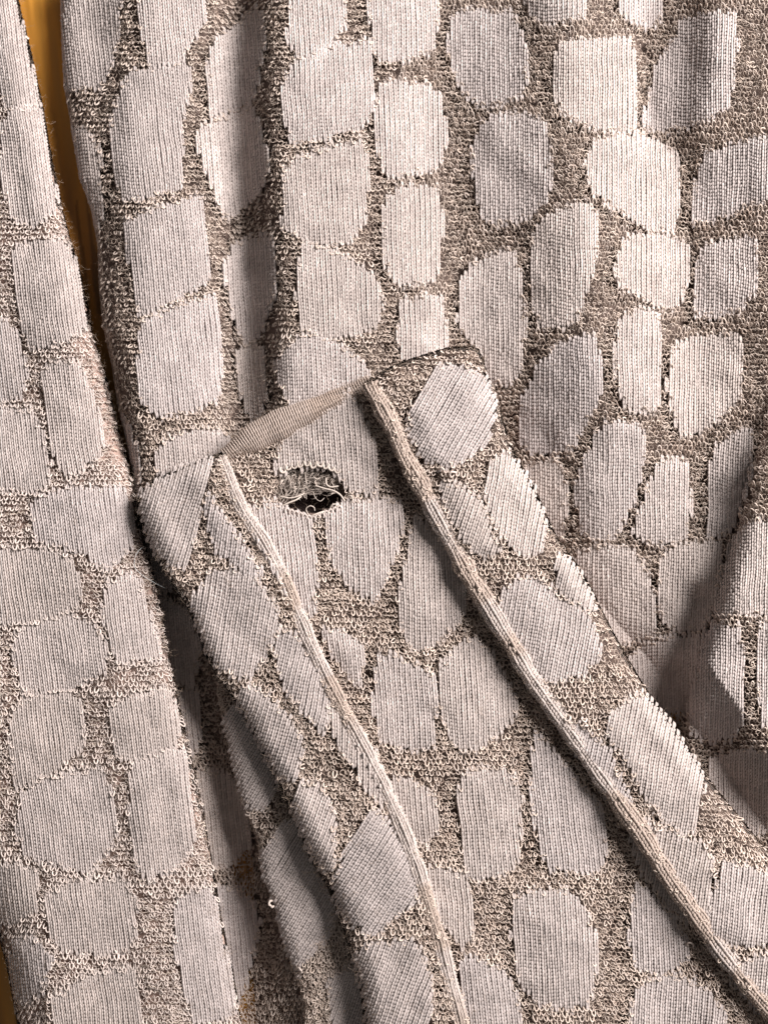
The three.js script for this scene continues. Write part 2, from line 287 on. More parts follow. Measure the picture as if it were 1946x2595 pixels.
// cuff: panel between the seams
P(cuff, 3, [1200, 540, 1250, 400, 1400, 300, 1500, 240, 1570, 330, 1590, 430, 1620, 570, 1610, 650, 1540, 640, 1500, 620, 1450, 540, 1230, 590]);
P(cuff, 3, [1080, 730, 1200, 720, 1340, 770, 1350, 900, 1360, 1050, 1350, 1170, 1290, 1150, 1230, 1050, 1160, 920, 1100, 800], 7);
P(cuff, 3, [1420, 760, 1500, 720, 1640, 700, 1740, 720, 1730, 800, 1690, 900, 1660, 1000, 1620, 1110, 1540, 1060, 1490, 1000, 1440, 930], 2);
P(cuff, 4, [130, 770, 210, 830, 280, 930, 330, 1000, 340, 1130, 300, 1220, 190, 1310, 130, 1320, 80, 1220, 75, 1100, 110, 940], 1);
P(cuff, 6, [260, -60, 330, -160, 400, -180, 450, -120, 540, 20, 560, 100, 510, 180, 400, 270, 320, 260, 280, 180, 260, 60], 3);
P(cuff, 6, [-20, -80, 0, -110, 120, -60, 200, -20, 210, 100, 200, 260, 100, 270, 0, 230, -40, 100], 4);
P(cuff, 3, [1390, 1250, 1500, 1280, 1560, 1340, 1550, 1420, 1570, 1500, 1520, 1450, 1450, 1360], 6);
P(cuff, 6, [20, 440, 110, 420, 200, 500, 230, 570, 190, 690, 140, 670, 80, 560], 6);
P(cuff, 6, [350, 430, 390, 390, 520, 390, 560, 430, 580, 530, 570, 740, 530, 800, 430, 830, 360, 820, 345, 700, 320, 500], 6);
P(cuff, 6, [650, 240, 690, 260, 800, 390, 900, 520, 950, 620, 940, 760, 900, 800, 720, 780, 680, 700, 650, 500], 6);
P(cuff, 6, [180, 830, 250, 810, 330, 850, 370, 950, 380, 1090, 330, 1120, 250, 1010, 200, 920], 5);
P(cuff, 6, [1090, 880, 1130, 900, 1250, 1050, 1310, 1130, 1290, 1190, 1200, 1230, 1100, 1220, 1070, 1100], 3);
P(cuff, 6, [570, 960, 640, 920, 780, 910, 870, 1000, 900, 1120, 900, 1300, 870, 1370, 760, 1390, 670, 1370, 600, 1270, 560, 1100], 3);
P(cuff, 6, [330, 1230, 390, 1200, 500, 1260, 560, 1350, 590, 1520, 360, 1520], 6);
P(cuff, 6, [1100, 1330, 1200, 1280, 1310, 1300, 1400, 1360, 1480, 1500, 1060, 1520], -4);
P(cuff, 5, [1400, 110, 1480, 130, 1600, 300, 1659, 420, 1640, 520, 1560, 420, 1470, 260], 0);
// cuff: strip right of the second seam
P(cuff, 4, [170, 210, 230, 130, 330, 120, 420, 170, 460, 250, 460, 350, 430, 440, 360, 480, 280, 520, 190, 500, 130, 400, 130, 300], -30);
P(cuff, 4, [460, 540, 540, 490, 590, 560, 640, 680, 690, 790, 680, 880, 650, 920, 580, 890, 510, 820, 470, 740, 450, 630], -9);
P(cuff, 4, [240, 620, 330, 640, 420, 720, 450, 830, 500, 900, 420, 920, 380, 900, 300, 760], -18);
P(cuff, 4, [540, 1080, 590, 1040, 680, 1060, 760, 1120, 860, 1190, 900, 1260, 920, 1350, 860, 1420, 740, 1450, 640, 1400, 560, 1270, 510, 1160], -10);
P(cuff, 4, [740, 940, 800, 950, 880, 1080, 900, 1150, 840, 1130, 770, 1060], -14);
P(cuff, 6, [1080, 60, 1160, 100, 1240, 200, 1330, 330, 1370, 440, 1340, 620, 1270, 640, 1190, 560, 1110, 440, 1060, 330, 980, 250, 990, 170], -10);
P(cuff, 6, [760, 180, 860, 200, 950, 290, 1000, 400, 1060, 500, 1030, 540, 950, 470, 850, 320], -14);
P(cuff, 6, [1140, 620, 1280, 680, 1370, 720, 1410, 800, 1400, 1010, 1330, 1040, 1200, 920, 1120, 800, 1080, 700], -9);
P(cuff, 6, [1480, 780, 1560, 810, 1659, 850, 1720, 980, 1700, 1100, 1560, 1120, 1430, 1080, 1410, 980], -6);
P(cuff, 6, [1500, 1250, 1659, 1190, 1760, 1300, 1760, 1500, 1640, 1430, 1530, 1320], -6);
// lower layer of that sleeve
P(under, 5, [960, 180, 1040, 100, 1120, 250, 1190, 400, 1150, 520, 1080, 530, 1020, 380]);
P(under, 5, [1130, 770, 1230, 620, 1290, 640, 1350, 780, 1420, 930, 1430, 1060, 1350, 1160, 1290, 1220, 1220, 1080, 1160, 900]);
P(under, 5, [1430, 1300, 1520, 1230, 1590, 1330, 1620, 1540, 1450, 1540], -20);
P(under, 5, [1230, 1180, 1290, 1230, 1300, 1520, 1240, 1520]);

// ---------------------------------------------------------------- knitting: one V of yarn, two plump legs, on any curved cloth
const RINGS = 4, FACES = 4, LEG = [];
for (let k = 0; k <= RINGS; k++) for (let m = 0; m <= FACES; m++) {
  const t = k / RINGS, a = (m / FACES - .5) * 200 * D2R, w = [0.28, .9, 1.12, .9, 0.25][k];
  LEG.push([t, Math.sin(a), Math.cos(a), w]);
}
// f: { o: origin in thread units [x, y, h], n: normal, X and Y: tangents (per thread unit across and along) }
function leg(geo, f, x0, y0, x1, y1, r, rise, color) {
  const dx = x1 - x0, dy = y1 - y0, L = Math.hypot(dx, dy), sx = -dy / L, sy = dx / L, first = geo.size;
  for (const [t, s, c, w] of LEG) {
    const lx = x0 + dx * t + sx * s * r * w, ly = y0 + dy * t + sy * s * r * w, up = rise * Math.sin(Math.PI * t) - 1.2 + c * r * w * .9;
    const q = [0, 1, 2].map(i => f.o[i] + f.X[i] * lx + f.Y[i] * ly + f.n[i] * up);
    const along = Math.cos(Math.PI * t) * rise * 3 / L, nx = sx * s - dx / L * along * c, ny = sy * s - dy / L * along * c;
    const N = [0, 1, 2].map(i => f.X[i] * nx + f.Y[i] * ny + f.n[i] * c), l = Math.hypot(...N) || 1;
    geo.v(W(q[0], q[1], q[2]), [N[0] / l, N[2] / l, N[1] / l], color);
  }
  for (let k = 0; k < RINGS; k++) for (let m = 0; m < FACES; m++) {
    const a = first + k * (FACES + 1) + m, b = a + 1, c = a + FACES + 1, d = c + 1;
    geo.i.push(a, b, c, b, d, c);
  }
}
function frame(h, x, y, deg) {
  const e = 3, z = h(x, y), gx = clamp((h(x + e, y) - h(x - e, y)) / (2 * e), -3, 3), gy = clamp((h(x, y + e) - h(x, y - e)) / (2 * e), -3, 3), l = Math.hypot(gx, gy, 1);
  const c = Math.cos(deg * D2R), s = Math.sin(deg * D2R);       // the course runs along (c, -s), the wale along (s, c): deg > 0 leans right on the way down
  const X = [c, -s, gx * c - gy * s], Y = [s, c, gx * s + gy * c];
  return { o: [x, y, z], n: [-gx / l, -gy / l, 1 / l], X, Y };
}
function sheetQuad(geo, f, w, c, color) {
  const i = geo.size;
  for (const [a, b] of [[-1, -1], [1, -1], [-1, 1], [1, 1]]) {
    const q = [0, 1, 2].map(k => f.o[k] + f.X[k] * a * w / 2 + f.Y[k] * b * c / 2 - f.n[k] * 1.2);
    geo.v(W(...q), [f.n[0], f.n[2], f.n[1]], color);
  }
  geo.i.push(i, i + 2, i + 1, i + 1, i + 2, i + 3);
}
const COURSE = 9;
function stitch(geo, f, w, c, color, r = .25) {
  const j = () => rr(-.035, .035) * w;
  leg(geo, f, -.20 * w + j(), .92 * c, -.28 * w + j(), -.88 * c, r * w * rr(.85, 1.14), 1.9 * rr(.7, 1.3), tone(color, rr(.92, 1.08)));
  leg(geo, f, .11 * w + j(), .64 * c, .38 * w + j(), -.62 * c, r * 1.02 * w * rr(.82, 1.14), 1.7 * rr(.6, 1.3), tone(color, rr(.9, 1.05)));
}
let count = 0;
for (const pan of [body, left, cuff, under]) {
  pan.patches.forEach((patch, pi) => {
    const WALE = pan.wale;
    const geo = new Geo(), { pts } = patch, [x0, y0, x1, y1] = pts.box, mx = (x0 + x1) / 2, my = (y0 + y1) / 2;
    const deg = patch.angle ?? pan.angle(mx, my), c = Math.cos(deg * D2R), s = Math.sin(deg * D2R), R = Math.hypot(x1 - x0, y1 - y0) / 2 + 20;
    const dome = 1.8 + 2.5 * hash(pi, 3, 8);
    const hp = (x, y) => { const d = sdist(pts, x, y); return pan.h(x, y) + (d > 0 ? dome * (1 - Math.exp(-d / 20)) : 0) + 1 + 5 * (noise(x / 42, y / 52, pi) - .5); };
    const base = tone(mixc(KNIT, [0.44, 0.375, 0.36], hash(pi, 1, 4)), pan.tint * lerp(.95, 1.04, hash(pi, 2, 9)));
    for (let i = -Math.ceil(R / WALE); i <= R / WALE; i++) {
      const rag = (hash(i, pi, 21) - .5) * 13, cell = [];
      for (let j = -Math.ceil(R / COURSE); j <= R / COURSE; j++) {
        const wob = 2.3 * (noise(j / 7, i / 4 + pi * 7, 31) - .5) * 2 + .5 * (hash(i, pi, 88) - .5);
        const lx = i * WALE + wob, ly = (j + .8 * (hash(i, pi, 77) - .5)) * COURSE + rag * .3, x = mx + c * lx + s * ly, y = my - s * lx + c * ly;
        const d = sdist(pts, x, y);
        if (d < 3 + rag * .4) continue;
        if (!inside(pan.mask, x, y) || nearest(pan.mask, x, y)[0] < 2.5 || pan.hidden(x, y)) continue;
        if (pan === cuff && inside(tornPoly, x, y)) continue;
        cell.push([j, x, y, d]);
      }
      cell.forEach(([j, x, y, d], k) => {
        const f = frame(hp, x, y, deg), heather = .86 + .16 * noise(x / 26, y / 32, 40) + .10 * noise(x / 9, y / 14, 41) + .10 * (hash(i, j, pi) - .5);
        const color = tone(base, heather), edge = d < 11;
        sheetQuad(geo, f, WALE * 1.02, COURSE * 1.02, tone(mixc(base, BACK, .3), .95));
        stitch(geo, f, WALE, COURSE, color, edge ? .262 : .25);
        count += 2;
        if ((k === 0 || k === cell.length - 1) && hash(i, k, pi + 5) < .8) {   // the drawn out last stitch of a column
          const sgn = k === 0 ? -1 : 1, e = COURSE * rr(.9, 2.3), dx = rr(-2.5, 2.5);
          leg(geo, f, rr(-3, 0), sgn * COURSE * .2, dx - 1.5, sgn * (COURSE * .5 + e), WALE * .2, 3, tone(color, 1.04));
          leg(geo, f, rr(1, 4), sgn * COURSE * .2, dx + 2, sgn * (COURSE * .5 + e * .9), WALE * .19, 2.2, tone(color, .98));
        }
      });
    }
    if (geo.size) geo.build('knit_patch', knitM, pan.group);
  });
}
console.log('legs', count);

// ---------------------------------------------------------------- the cloth behind, and the sheer mesh between the patches
function backing(pan, step = 12, drop = pan === left ? 11 : 22) {
  const [x0, y0, x1, y1] = pan.mask.box, geo = new Geo(), id = new Map();
  const nx = Math.ceil((x1 - x0) / step), ny = Math.ceil((y1 - y0) / step), isIn = [];
  const inn = (i, j) => { const k = i * 4096 + j; return isIn[k] ??= inside(pan.mask, x0 + i * step, y0 + j * step) ? 1 : 0; };
  const vert = (i, j) => {
    const k = i * 4096 + j; if (id.has(k)) return id.get(k);
    let x = x0 + i * step, y = y0 + j * step;
    if (!inn(i, j)) { const n = nearest(pan.mask, x, y); x = n[1]; y = n[2]; }
    const ed = nearest(pan.mask, x, y)[0], z = pan.h(x, y) - drop * Math.min(1, .25 + ed / 40);
    const v = geo.v(W(x, y, z), [0, 1, 0], tone(BACK, pan.back * (.9 + .2 * noise(x / 30, y / 34, 50)))); id.set(k, v); return v;
  };
  for (let i = -1; i <= nx; i++) for (let j = -1; j <= ny; j++) {
    const n = inn(i, j) + inn(i + 1, j) + inn(i, j + 1) + inn(i + 1, j + 1); if (!n) continue;
    const x = x0 + (i + .5) * step, y = y0 + (j + .5) * step;
    if (pan.hidden(x, y)) continue;
    if (pan === cuff && inside(holePoly, x, y)) continue;
    const a = vert(i, j), b = vert(i + 1, j), c = vert(i, j + 1), d = vert(i + 1, j + 1);
    geo.i.push(a, c, b, b, c, d);
  }
  const rim = pan.mask, n = rim.length;                            // the edge rolls under
  for (let i = 0; i < n; i++) {
    const a = rim[i], b = rim[(i + 1) % n], l = Math.hypot(b[0] - a[0], b[1] - a[1]); if (a[0] < -150 || a[0] > 2030 || a[1] < -70 || a[1] > 2660) continue;
    const m = Math.max(1, Math.round(l / 14)), ax = [];
    for (let q = 0; q <= m; q++) {
      const x = lerp(a[0], b[0], q / m), y = lerp(a[1], b[1], q / m), top = pan.h(x, y), floor = pan.floor(x, y), depth = Math.max(4, top - floor);
      let nx = -(b[1] - a[1]) / l, ny = (b[0] - a[0]) / l; if (!inside(rim, x + nx * 4, y + ny * 4)) { nx = -nx; ny = -ny; }
      ax.push([0, .25, .55, .85, 1].map((t, k) => geo.v(W(x + nx * [0, 1, 6, 16, 34][k], y + ny * [0, 1, 6, 16, 34][k], top - 2 - depth * t), [0, 1, 0], tone(mixc(KNIT, BACK, .8), 1))));
    }
    for (let q = 0; q < m; q++) for (let k = 0; k < 4; k++) geo.i.push(ax[q][k], ax[q][k + 1], ax[q + 1][k], ax[q + 1][k], ax[q][k + 1], ax[q + 1][k + 1]);
  }
  const m = geo.build('backing', knitM, pan.group, true); return m;
}
function arcGeo(pts, r, seg, sides) { return new THREE.TubeGeometry(new THREE.CatmullRomCurve3(pts.map(p => new THREE.Vector3(...p))), seg, r, sides, false); }
const wobbly = k => arcGeo(Array.from({ length: 10 }, (_, i) => { const a = i / 9 * (5.2 + hash(k, 5, 3)) + k, r = .75 + .5 * hash(i, k, 8); return [Math.cos(a) * r, .5 * (hash(i, k, 9) - .5), Math.sin(a) * r]; }), .14, 13, 4);
const ringGeos = [wobbly(1), wobbly(2), wobbly(3)];
const hookGeo = arcGeo([[-.75, -.6, -1.1], [-.8, .1, -.3], [-.45, .6, .6], [.1, .75, .9], [.6, .55, .45], [.8, -.1, -.2], [.6, -.7, -.9]], .3, 10, 5);
const barGeo = arcGeo([[-1, 0, .1], [-.45, .25, -.15], [.1, .3, .12], [.6, .25, -.1], [1, 0, .1]], .1, 7, 4);
const hairGeo = arcGeo([[0, 0, 0], [.12, .35, .1], [.5, .6, .05], [.85, .65, .35], [1.0, .9, .7]], .012, 8, 3);
const mtx = new THREE.Matrix4(), col = new THREE.Color();
class Many {
  constructor() { this.m = []; this.c = []; }
  add(f, lift, turn, sx, sy, sz, color, tx = 0, tz = 0) {       // f: frame; turn about the normal
    const c = Math.cos(turn), s = Math.sin(turn), V = i => new THREE.Vector3(i[0], i[2], i[1]);
    let X = V(f.X).normalize(), N = V(f.n), Z = V(f.Y).normalize();
    const x2 = X.clone().multiplyScalar(c).addScaledVector(Z, s).addScaledVector(N, tx).normalize(), z2 = Z.clone().multiplyScalar(c).addScaledVector(X, -s).addScaledVector(N, tz).normalize();
    const p = W(f.o[0] + f.n[0] * lift, f.o[1] + f.n[1] * lift, f.o[2] + f.n[2] * lift);
    mtx.makeBasis(x2.multiplyScalar(sx * U), N.clone().multiplyScalar(sy * U), z2.multiplyScalar(sz * U)); mtx.setPosition(...p);
    this.m.push(...mtx.elements); this.c.push(...color);
  }
  build(name, geometry, material, parent) {
    const n = this.m.length / 16; if (!n) return;
    const im = new THREE.InstancedMesh(geometry, material, n); im.name = numbered(name); im.userData.kind = 'stuff';
    for (let i = 0; i < n; i++) { mtx.fromArray(this.m, i * 16); im.setMatrixAt(i, mtx); im.setColorAt(i, col.setRGB(this.c[i * 3], this.c[i * 3 + 1], this.c[i * 3 + 2])); }
    im.castShadow = im.receiveShadow = true; parent.add(im); return im;
  }
}
function ground(pan) {
  const ringSets = [new Many(), new Many(), new Many()], rings = { add: (...q) => ringSets[Math.floor(rnd() * 3)].add(...q) }, hooks = new Many(), bars = new Many(), [x0, y0, x1, y1] = [Math.max(pan.mask.box[0], -60), Math.max(pan.mask.box[1], -60), Math.min(pan.mask.box[2], 2010), Math.min(pan.mask.box[3], 2655)];
  const where = (x, y) => {                                      // signed distance to the nearest patch (outside positive) and the way to it
    let best = [60, 0, 1];
    for (const { pts } of pan.patches) {
      const b = pts.box; if (x < b[0] - 60 || x > b[2] + 60 || y < b[1] - 60 || y > b[3] + 60) continue;
      const n = nearest(pts, x, y); if (inside(pts, x, y)) return [-n[0], 0, 1];
      if (n[0] < best[0]) best = [n[0], (n[1] - x) / (n[0] || 1), (n[2] - y) / (n[0] || 1)];
    }
    return best;
  };
  const ok = (x, y) => inside(pan.mask, x, y) && nearest(pan.mask, x, y)[0] > 2 && !pan.hidden(x, y) && !(pan === cuff && inside(tornPoly, x, y));
  const cell = (sx, sy, over, fn) => {
    let row = 0;
    for (let y = y0; y < y1; y += sy, row++) for (let x = x0 + (row % 2) * sx / 2; x < x1; x += sx) {
      const px = x + rr(-.16, .16) * sx + 5 * (noise(x / 50, y / 50, 73) - .5), py = y + rr(-.16, .16) * sy + 9 * (noise(x / 60, y / 45, 74) - .5); if (!ok(px, py)) continue;
      const w = where(px, py); if (w[0] < -over) continue;
      fn(px, py, w);
    }
  };
  cell(11.2, 9.2, 4, (x, y, w) => {
    const f = frame(pan.h, x, y, pan.angle(x, y));
    if (rnd() < .26) return;
    rings.add(f, rr(-4, 3), rr(0, 6.3), rr(4.6, 7.6), rr(4, 8), rr(4, 6.6), tone(mixc(mixc(GROUND, HOOK, rr(.1, .9)), KNIT, pan.pale), rr(.8, 1.2) * pan.net), rr(-.3, .3), rr(-.3, .3));
    if (rnd() < pan.dense) rings.add(f, rr(-12, -4), rr(0, 6.3), rr(5, 8), 5, rr(4, 6), tone(GROUND, rr(.7, 1.2) * pan.net), rr(-.5, .5), rr(-.5, .5));
  });
  cell(13, 13, 10, (x, y, w) => {
    const f = frame(pan.h, x, y, pan.angle(x, y)), flat = Math.abs(w[2]) > .72, k = noise(x / 60, y / 60, 77);
    if (w[0] < -3 && rnd() < .5) return;
    if (flat ? rnd() < .92 : rnd() < .4 + .5 * k) {
      const s = flat ? rr(4.4, 6.3) : rr(3.2, 5.2), q = rnd() < .15 ? rr(-1.5, 1.5) : 0;
      hooks.add(f, rr(-1, 4), (flat ? rr(-.35, .2) : rr(-.9, .2)) + q + (pan === body && x > 1000 ? Math.PI : 0), s, s * rr(.7, 1.2), s * rr(.75, 1.35), tone(mixc(mixc(GROUND, HOOK, rr(.55, 1)), KNIT, pan.pale || rr(0, .5)), rr(.9, 1.2) * lerp(1, pan.net, .4)), rr(-.25, .25), rr(-.25, .25));
    }
    if (!flat && rnd() < .5) bars.add(f, rr(-4, 1), rr(-.3, .3), rr(9, 15), rr(5, 9), rr(8, 20), tone(HOOK, rr(.6, 1)), rr(-.15, .15));
  });
  ringSets.forEach((r, i) => r.build('mesh_netting', ringGeos[i], threadM, pan.group));
  hooks.build('yarn_loops', hookGeo, threadM, pan.group);
  bars.build('mesh_threads', barGeo, threadM, pan.group);
}
function fuzz(pan, edges, n) {
  const hairs = new Many();
  for (let k = 0; k < n; k++) {                                 // along the edges
    const i = Math.floor(rnd() * pan.mask.length), a = pan.mask[i], b = pan.mask[(i + 1) % pan.mask.length], t = rnd();
    let x = lerp(a[0], b[0], t), y = lerp(a[1], b[1], t);
    if (Math.hypot(a[0] - b[0], a[1] - b[1]) < rnd() * 150) continue;
    if (x < -20 || x > 1970 || y < -20 || y > 2620 || pan.hidden(x, y)) continue;
    const d = edges * rnd() ** 1.6, l = Math.hypot(b[0] - a[0], b[1] - a[1]); x += -(b[1] - a[1]) / l * d; y += (b[0] - a[0]) / l * d;
    if (!inside(pan.mask, x, y)) continue;
    const f = frame(pan.h, x, y, 0), s = rr(6, 19) * (rnd() < .02 ? 2 : 1);
    hairs.add(f, 2, rr(0, 6.3), s, s * rr(.3, 1), s * rr(-1, 1), tone([.62, .54, .48], rr(.8, 1.2)));
  }
  for (let k = 0; k < n * 1.5; k++) {
    const x = rr(Math.max(0, pan.mask.box[0]), Math.min(1946, pan.mask.box[2])), y = rr(Math.max(0, pan.mask.box[1]), Math.min(2595, pan.mask.box[3]));
    if (!inside(pan.mask, x, y) || pan.hidden(x, y)) continue;
    const f = frame(pan.h, x, y, 0), s = rr(7, 20);
    hairs.add(f, 5, rr(0, 6.3), s, s * rr(.2, .7), s * rr(-1, 1), tone([.55, .47, .41], rr(.8, 1.2)));
  }
  hairs.build('fuzz', hairGeo, hairM, pan.group);
}
body.floor = () => 2; left.floor = (x, y) => inside(bodyMask, x, y) ? bodyH(x, y) - 2 : 2; cuff.floor = (x, y) => inside(leftMask, x, y) ? leftH(x, y) - 2 : inside(bodyMask, x, y) ? bodyH(x, y) - 2 : 2; under.floor = cuff.floor;
for (const pan of [body, left, cuff, under]) { backing(pan); ground(pan); fuzz(pan, 22, { sleeve_back: 900, body_panel: 2200, sleeve: 3000, sleeve_001: 5200 }[pan.group.name]); }

for (const pan of [body, left, cuff, under]) {                     // the stitches that turn over the edge
  const geo = new Geo(), rim = pan.mask;
  for (let i = 0; i < rim.length; i++) {
    const a = rim[i], b = rim[(i + 1) % rim.length], l = Math.hypot(b[0] - a[0], b[1] - a[1]); if (l < 1) continue;
    let nx = -(b[1] - a[1]) / l, ny = (b[0] - a[0]) / l; if (!inside(rim, (a[0] + b[0]) / 2 + nx * 3, (a[1] + b[1]) / 2 + ny * 3)) { nx = -nx; ny = -ny; }
    for (let q = 0; q < l / 6; q++) {
      const t = (q + .5) / (l / 6), x0 = lerp(a[0], b[0], t), y0 = lerp(a[1], b[1], t);
      if (x0 < -30 || x0 > 1980 || y0 < -30 || y0 > 2625 || pan.hidden(x0 + nx * 4, y0 + ny * 4)) continue;
      for (const [off, down] of [[7.5, 0], [3.5, 0], [.5, 4], [-.5, 11], [0, 19]]) {
        const x = x0 + nx * (off + rr(-1, 1)), y = y0 + ny * (off + rr(-1, 1));
        if (off > 3 && pan !== body && rnd() < .25) continue;
        const inPatch = pan.patches.some(p => inside(p.pts, x + nx * 6, y + ny * 6)), h = pan.h(x0 + nx * Math.max(1, off), y0 + ny * Math.max(1, off)) - down;
        const sl = off > 3 ? .5 : .12, n = [-nx * (1 - sl), -ny * (1 - sl), sl], nl = Math.hypot(...n), f = { o: [x, y, h], n: n.map(v => v / nl), X: [nx * sl, ny * sl, 1 - sl], Y: [(b[0] - a[0]) / l, (b[1] - a[1]) / l, 0] };
        const c = tone(inPatch ? KNIT : mixc(mixc(GROUND, HOOK, rnd()), KNIT, pan.pale), rr(.85, 1.1));
        leg(geo, f, rr(-2, 2), -7, rr(-2, 2), 7, inPatch ? rr(2.4, 3.4) : rr(1, 2), 1.6, c);
      }
    }
  }
  const m = geo.build('folded_edge', knitM, pan.group); m.userData.kind = 'stuff';
}

// ---------------------------------------------------------------- seams and rolled hem of the cuff
function cord(name, line, radius, height, lift, opts) {
  const geo = new Geo(), along = [0]; for (let i = 1; i < line.length; i++) along.push(along[i - 1] + Math.hypot(line[i][0] - line[i - 1][0], line[i][1] - line[i - 1][1]));
  const total = along[along.length - 1];
  const point = s => { let i = 1; while (i < line.length - 1 && along[i] < s) i++; const t = clamp((s - along[i - 1]) / (along[i] - along[i - 1])), a = line[i - 1], b = line[i], l = along[i] - along[i - 1]; return [lerp(a[0], b[0], t), lerp(a[1], b[1], t), (b[0] - a[0]) / l, (b[1] - a[1]) / l]; };
  const surf = (s, t) => {                                       // t: angle over the cord
    const [x, y, ux, uy] = point(s), wob = (1 + (opts.cross ? .08 : .2) * (noise(s / 40, opts.k, 60) - .5) * 2) * (opts.cross ? lerp(.55, 1, sm(0, .28, s / total)) * lerp(1, .55, sm(.4, .95, s / total)) : 1), r = radius * wob, px = uy, py = -ux;
    const off = Math.sin(t) * r, zx = x + 3 * (noise(s / 70, opts.k, 61) - .5);
    const o = [zx + px * off, y + py * off, lift(x, y) + Math.cos(t) * height * wob - height * .35 + (opts.cross ? 0 : 2.5 * (noise(s / 16, t * 2, 64) - .5))];
    const nn = [px * Math.sin(t) / r, py * Math.sin(t) / r, Math.cos(t) / height], l = Math.hypot(...nn);
    const across = [px * Math.cos(t), py * Math.cos(t), -Math.sin(t) * height / r], e = point(Math.min(total, s + 4)), dz = (lift(e[0], e[1]) - lift(x, y)) / 4;
    return { o, n: nn.map(v => v / l), across, down: [ux, uy, dz], s };
  };
  const shade = (s, t) => { const k = sm(.5, .66, noise(s / 95, opts.k * 3.1, 62)); return mixc(KNIT, mixc(GROUND, HOOK, .3), k * opts.brown + (1 - k) * opts.plain); };
  const colsN = opts.cols, rowsN = Math.floor(total / opts.step);
  for (let j = 0; j < rowsN; j++) for (let i = 0; i < colsN; i++) {
    const s = (j + .5) * opts.step, t = ((i + .5) / colsN - .5) * 2.9, q = surf(s, t);
    if (q.o[0] < -40 || q.o[0] > 2000 || q.o[1] > 2640) continue;
    const w = radius * 2.9 / colsN * 1.05, color = tone(shade(s, t), rr(.92, 1.08));
    if (!opts.cross && shade(s, t)[0] < .41 && rnd() < .06) continue;
    const f = opts.cross ? { o: q.o, n: q.n, X: q.down, Y: q.across.map(v => -v) } : { o: q.o, n: q.n, X: q.across, Y: q.down };
    if (opts.cross) { leg(geo, f, rr(-.5, .5) - opts.slant, w * .8, rr(-.5, .5) + opts.slant, -w * .8, opts.step * .33, 1.2, color); continue; }
    const turn = opts.skew + rr(-.16, .16), ct = Math.cos(turn), st = Math.sin(turn), X = f.X, Y = f.Y;
    f.X = X.map((v, k) => v * ct + Y[k] * st); f.Y = Y.map((v, k) => v * ct - X[k] * st);
    stitch(geo, f, w, opts.step, tone(color, .95), rr(.22, .27));
  }
  const n0 = geo.size, M = 8;                                     // the solid cord under the stitches
  const R = Math.floor(total / 10);
  for (let j = 0; j <= R; j++) for (let m = 0; m <= M; m++) { const q = surf(j / R * total, (m / M - .5) * 3.3), p = [0, 1, 2].map(k => q.o[k] - q.n[k] * .8); geo.v(W(...p), [q.n[0], q.n[2], q.n[1]], tone(shade(q.s, 0), .82)); }
  for (let j = 0; j < R; j++) for (let m = 0; m < M; m++) { const a = n0 + j * (M + 1) + m; geo.i.push(a, a + M + 1, a + 1, a + 1, a + M + 1, a + M + 2); }
  const mesh = geo.build(name, knitM, cuff.group);
  const hooks = new Many();
  for (let j = 0; j < total / 5; j++) {
    const s = rnd() * total, k = shade(s, 0)[0] < .42; if (!k && rnd() < .93) continue;
    const q = surf(s, rr(-1.2, 1.2)), f = { o: q.o, n: q.n, X: q.across, Y: q.down };
    if (opts.cross || q.o[0] > 1990 || q.o[1] > 2630) continue;
    const z = rr(3, 5.4); hooks.add(f, rr(-1, 2), rr(0, 6.3), z, z, z, tone(HOOK, rr(.9, 1.15)), rr(-.3, .3));
  }
  hooks.build('yarn_loops', hookGeo, threadM, cuff.group);
  const hairs = new Many();
  for (let j = 0; j < total * (opts.cross ? 2.2 : .7); j++) {
    const q = surf(rnd() * total, rr(-1.5, 1.5)), z = rr(5, 15); if (q.o[0] > 1990 || q.o[1] > 2630) continue;
    hairs.add({ o: q.o, n: q.n, X: q.across, Y: q.down }, 1, rr(0, 6.3), z, z * rr(.3, .9), z * rr(-1, 1), tone([.58, .5, .44], rr(.8, 1.2)));
  }
  hairs.build('fuzz', hairGeo, hairM, cuff.group);
  return mesh;
}
const seamLift = (x, y) => { const d = nearest(cuffMask, x, y)[0]; const top = 196 + 22 * sm(1000, 2500, y) - 1; return d < 60 ? 164 + (top - 164) * Math.sqrt(1 - (1 - d / 60) ** 2) : top; };
cord('raised_seam', seamA, 20, 13, seamLift, { cols: 4, step: 9, k: 1, brown: .8, plain: 0, skew: .2 });
cord('raised_seam', seamB, 22, 14, seamLift, { cols: 4, step: 9, k: 2, brown: .8, plain: 0, skew: .25 });
cord('rolled_hem', spline([[572, 1158], [640, 1112], [720, 1073], [820, 1030], [945, 968]], 60), 38, 30, () => 156, { cols: 8, step: 6.5, k: 5, brown: .9, plain: .6, cross: true, slant: 1.6 });

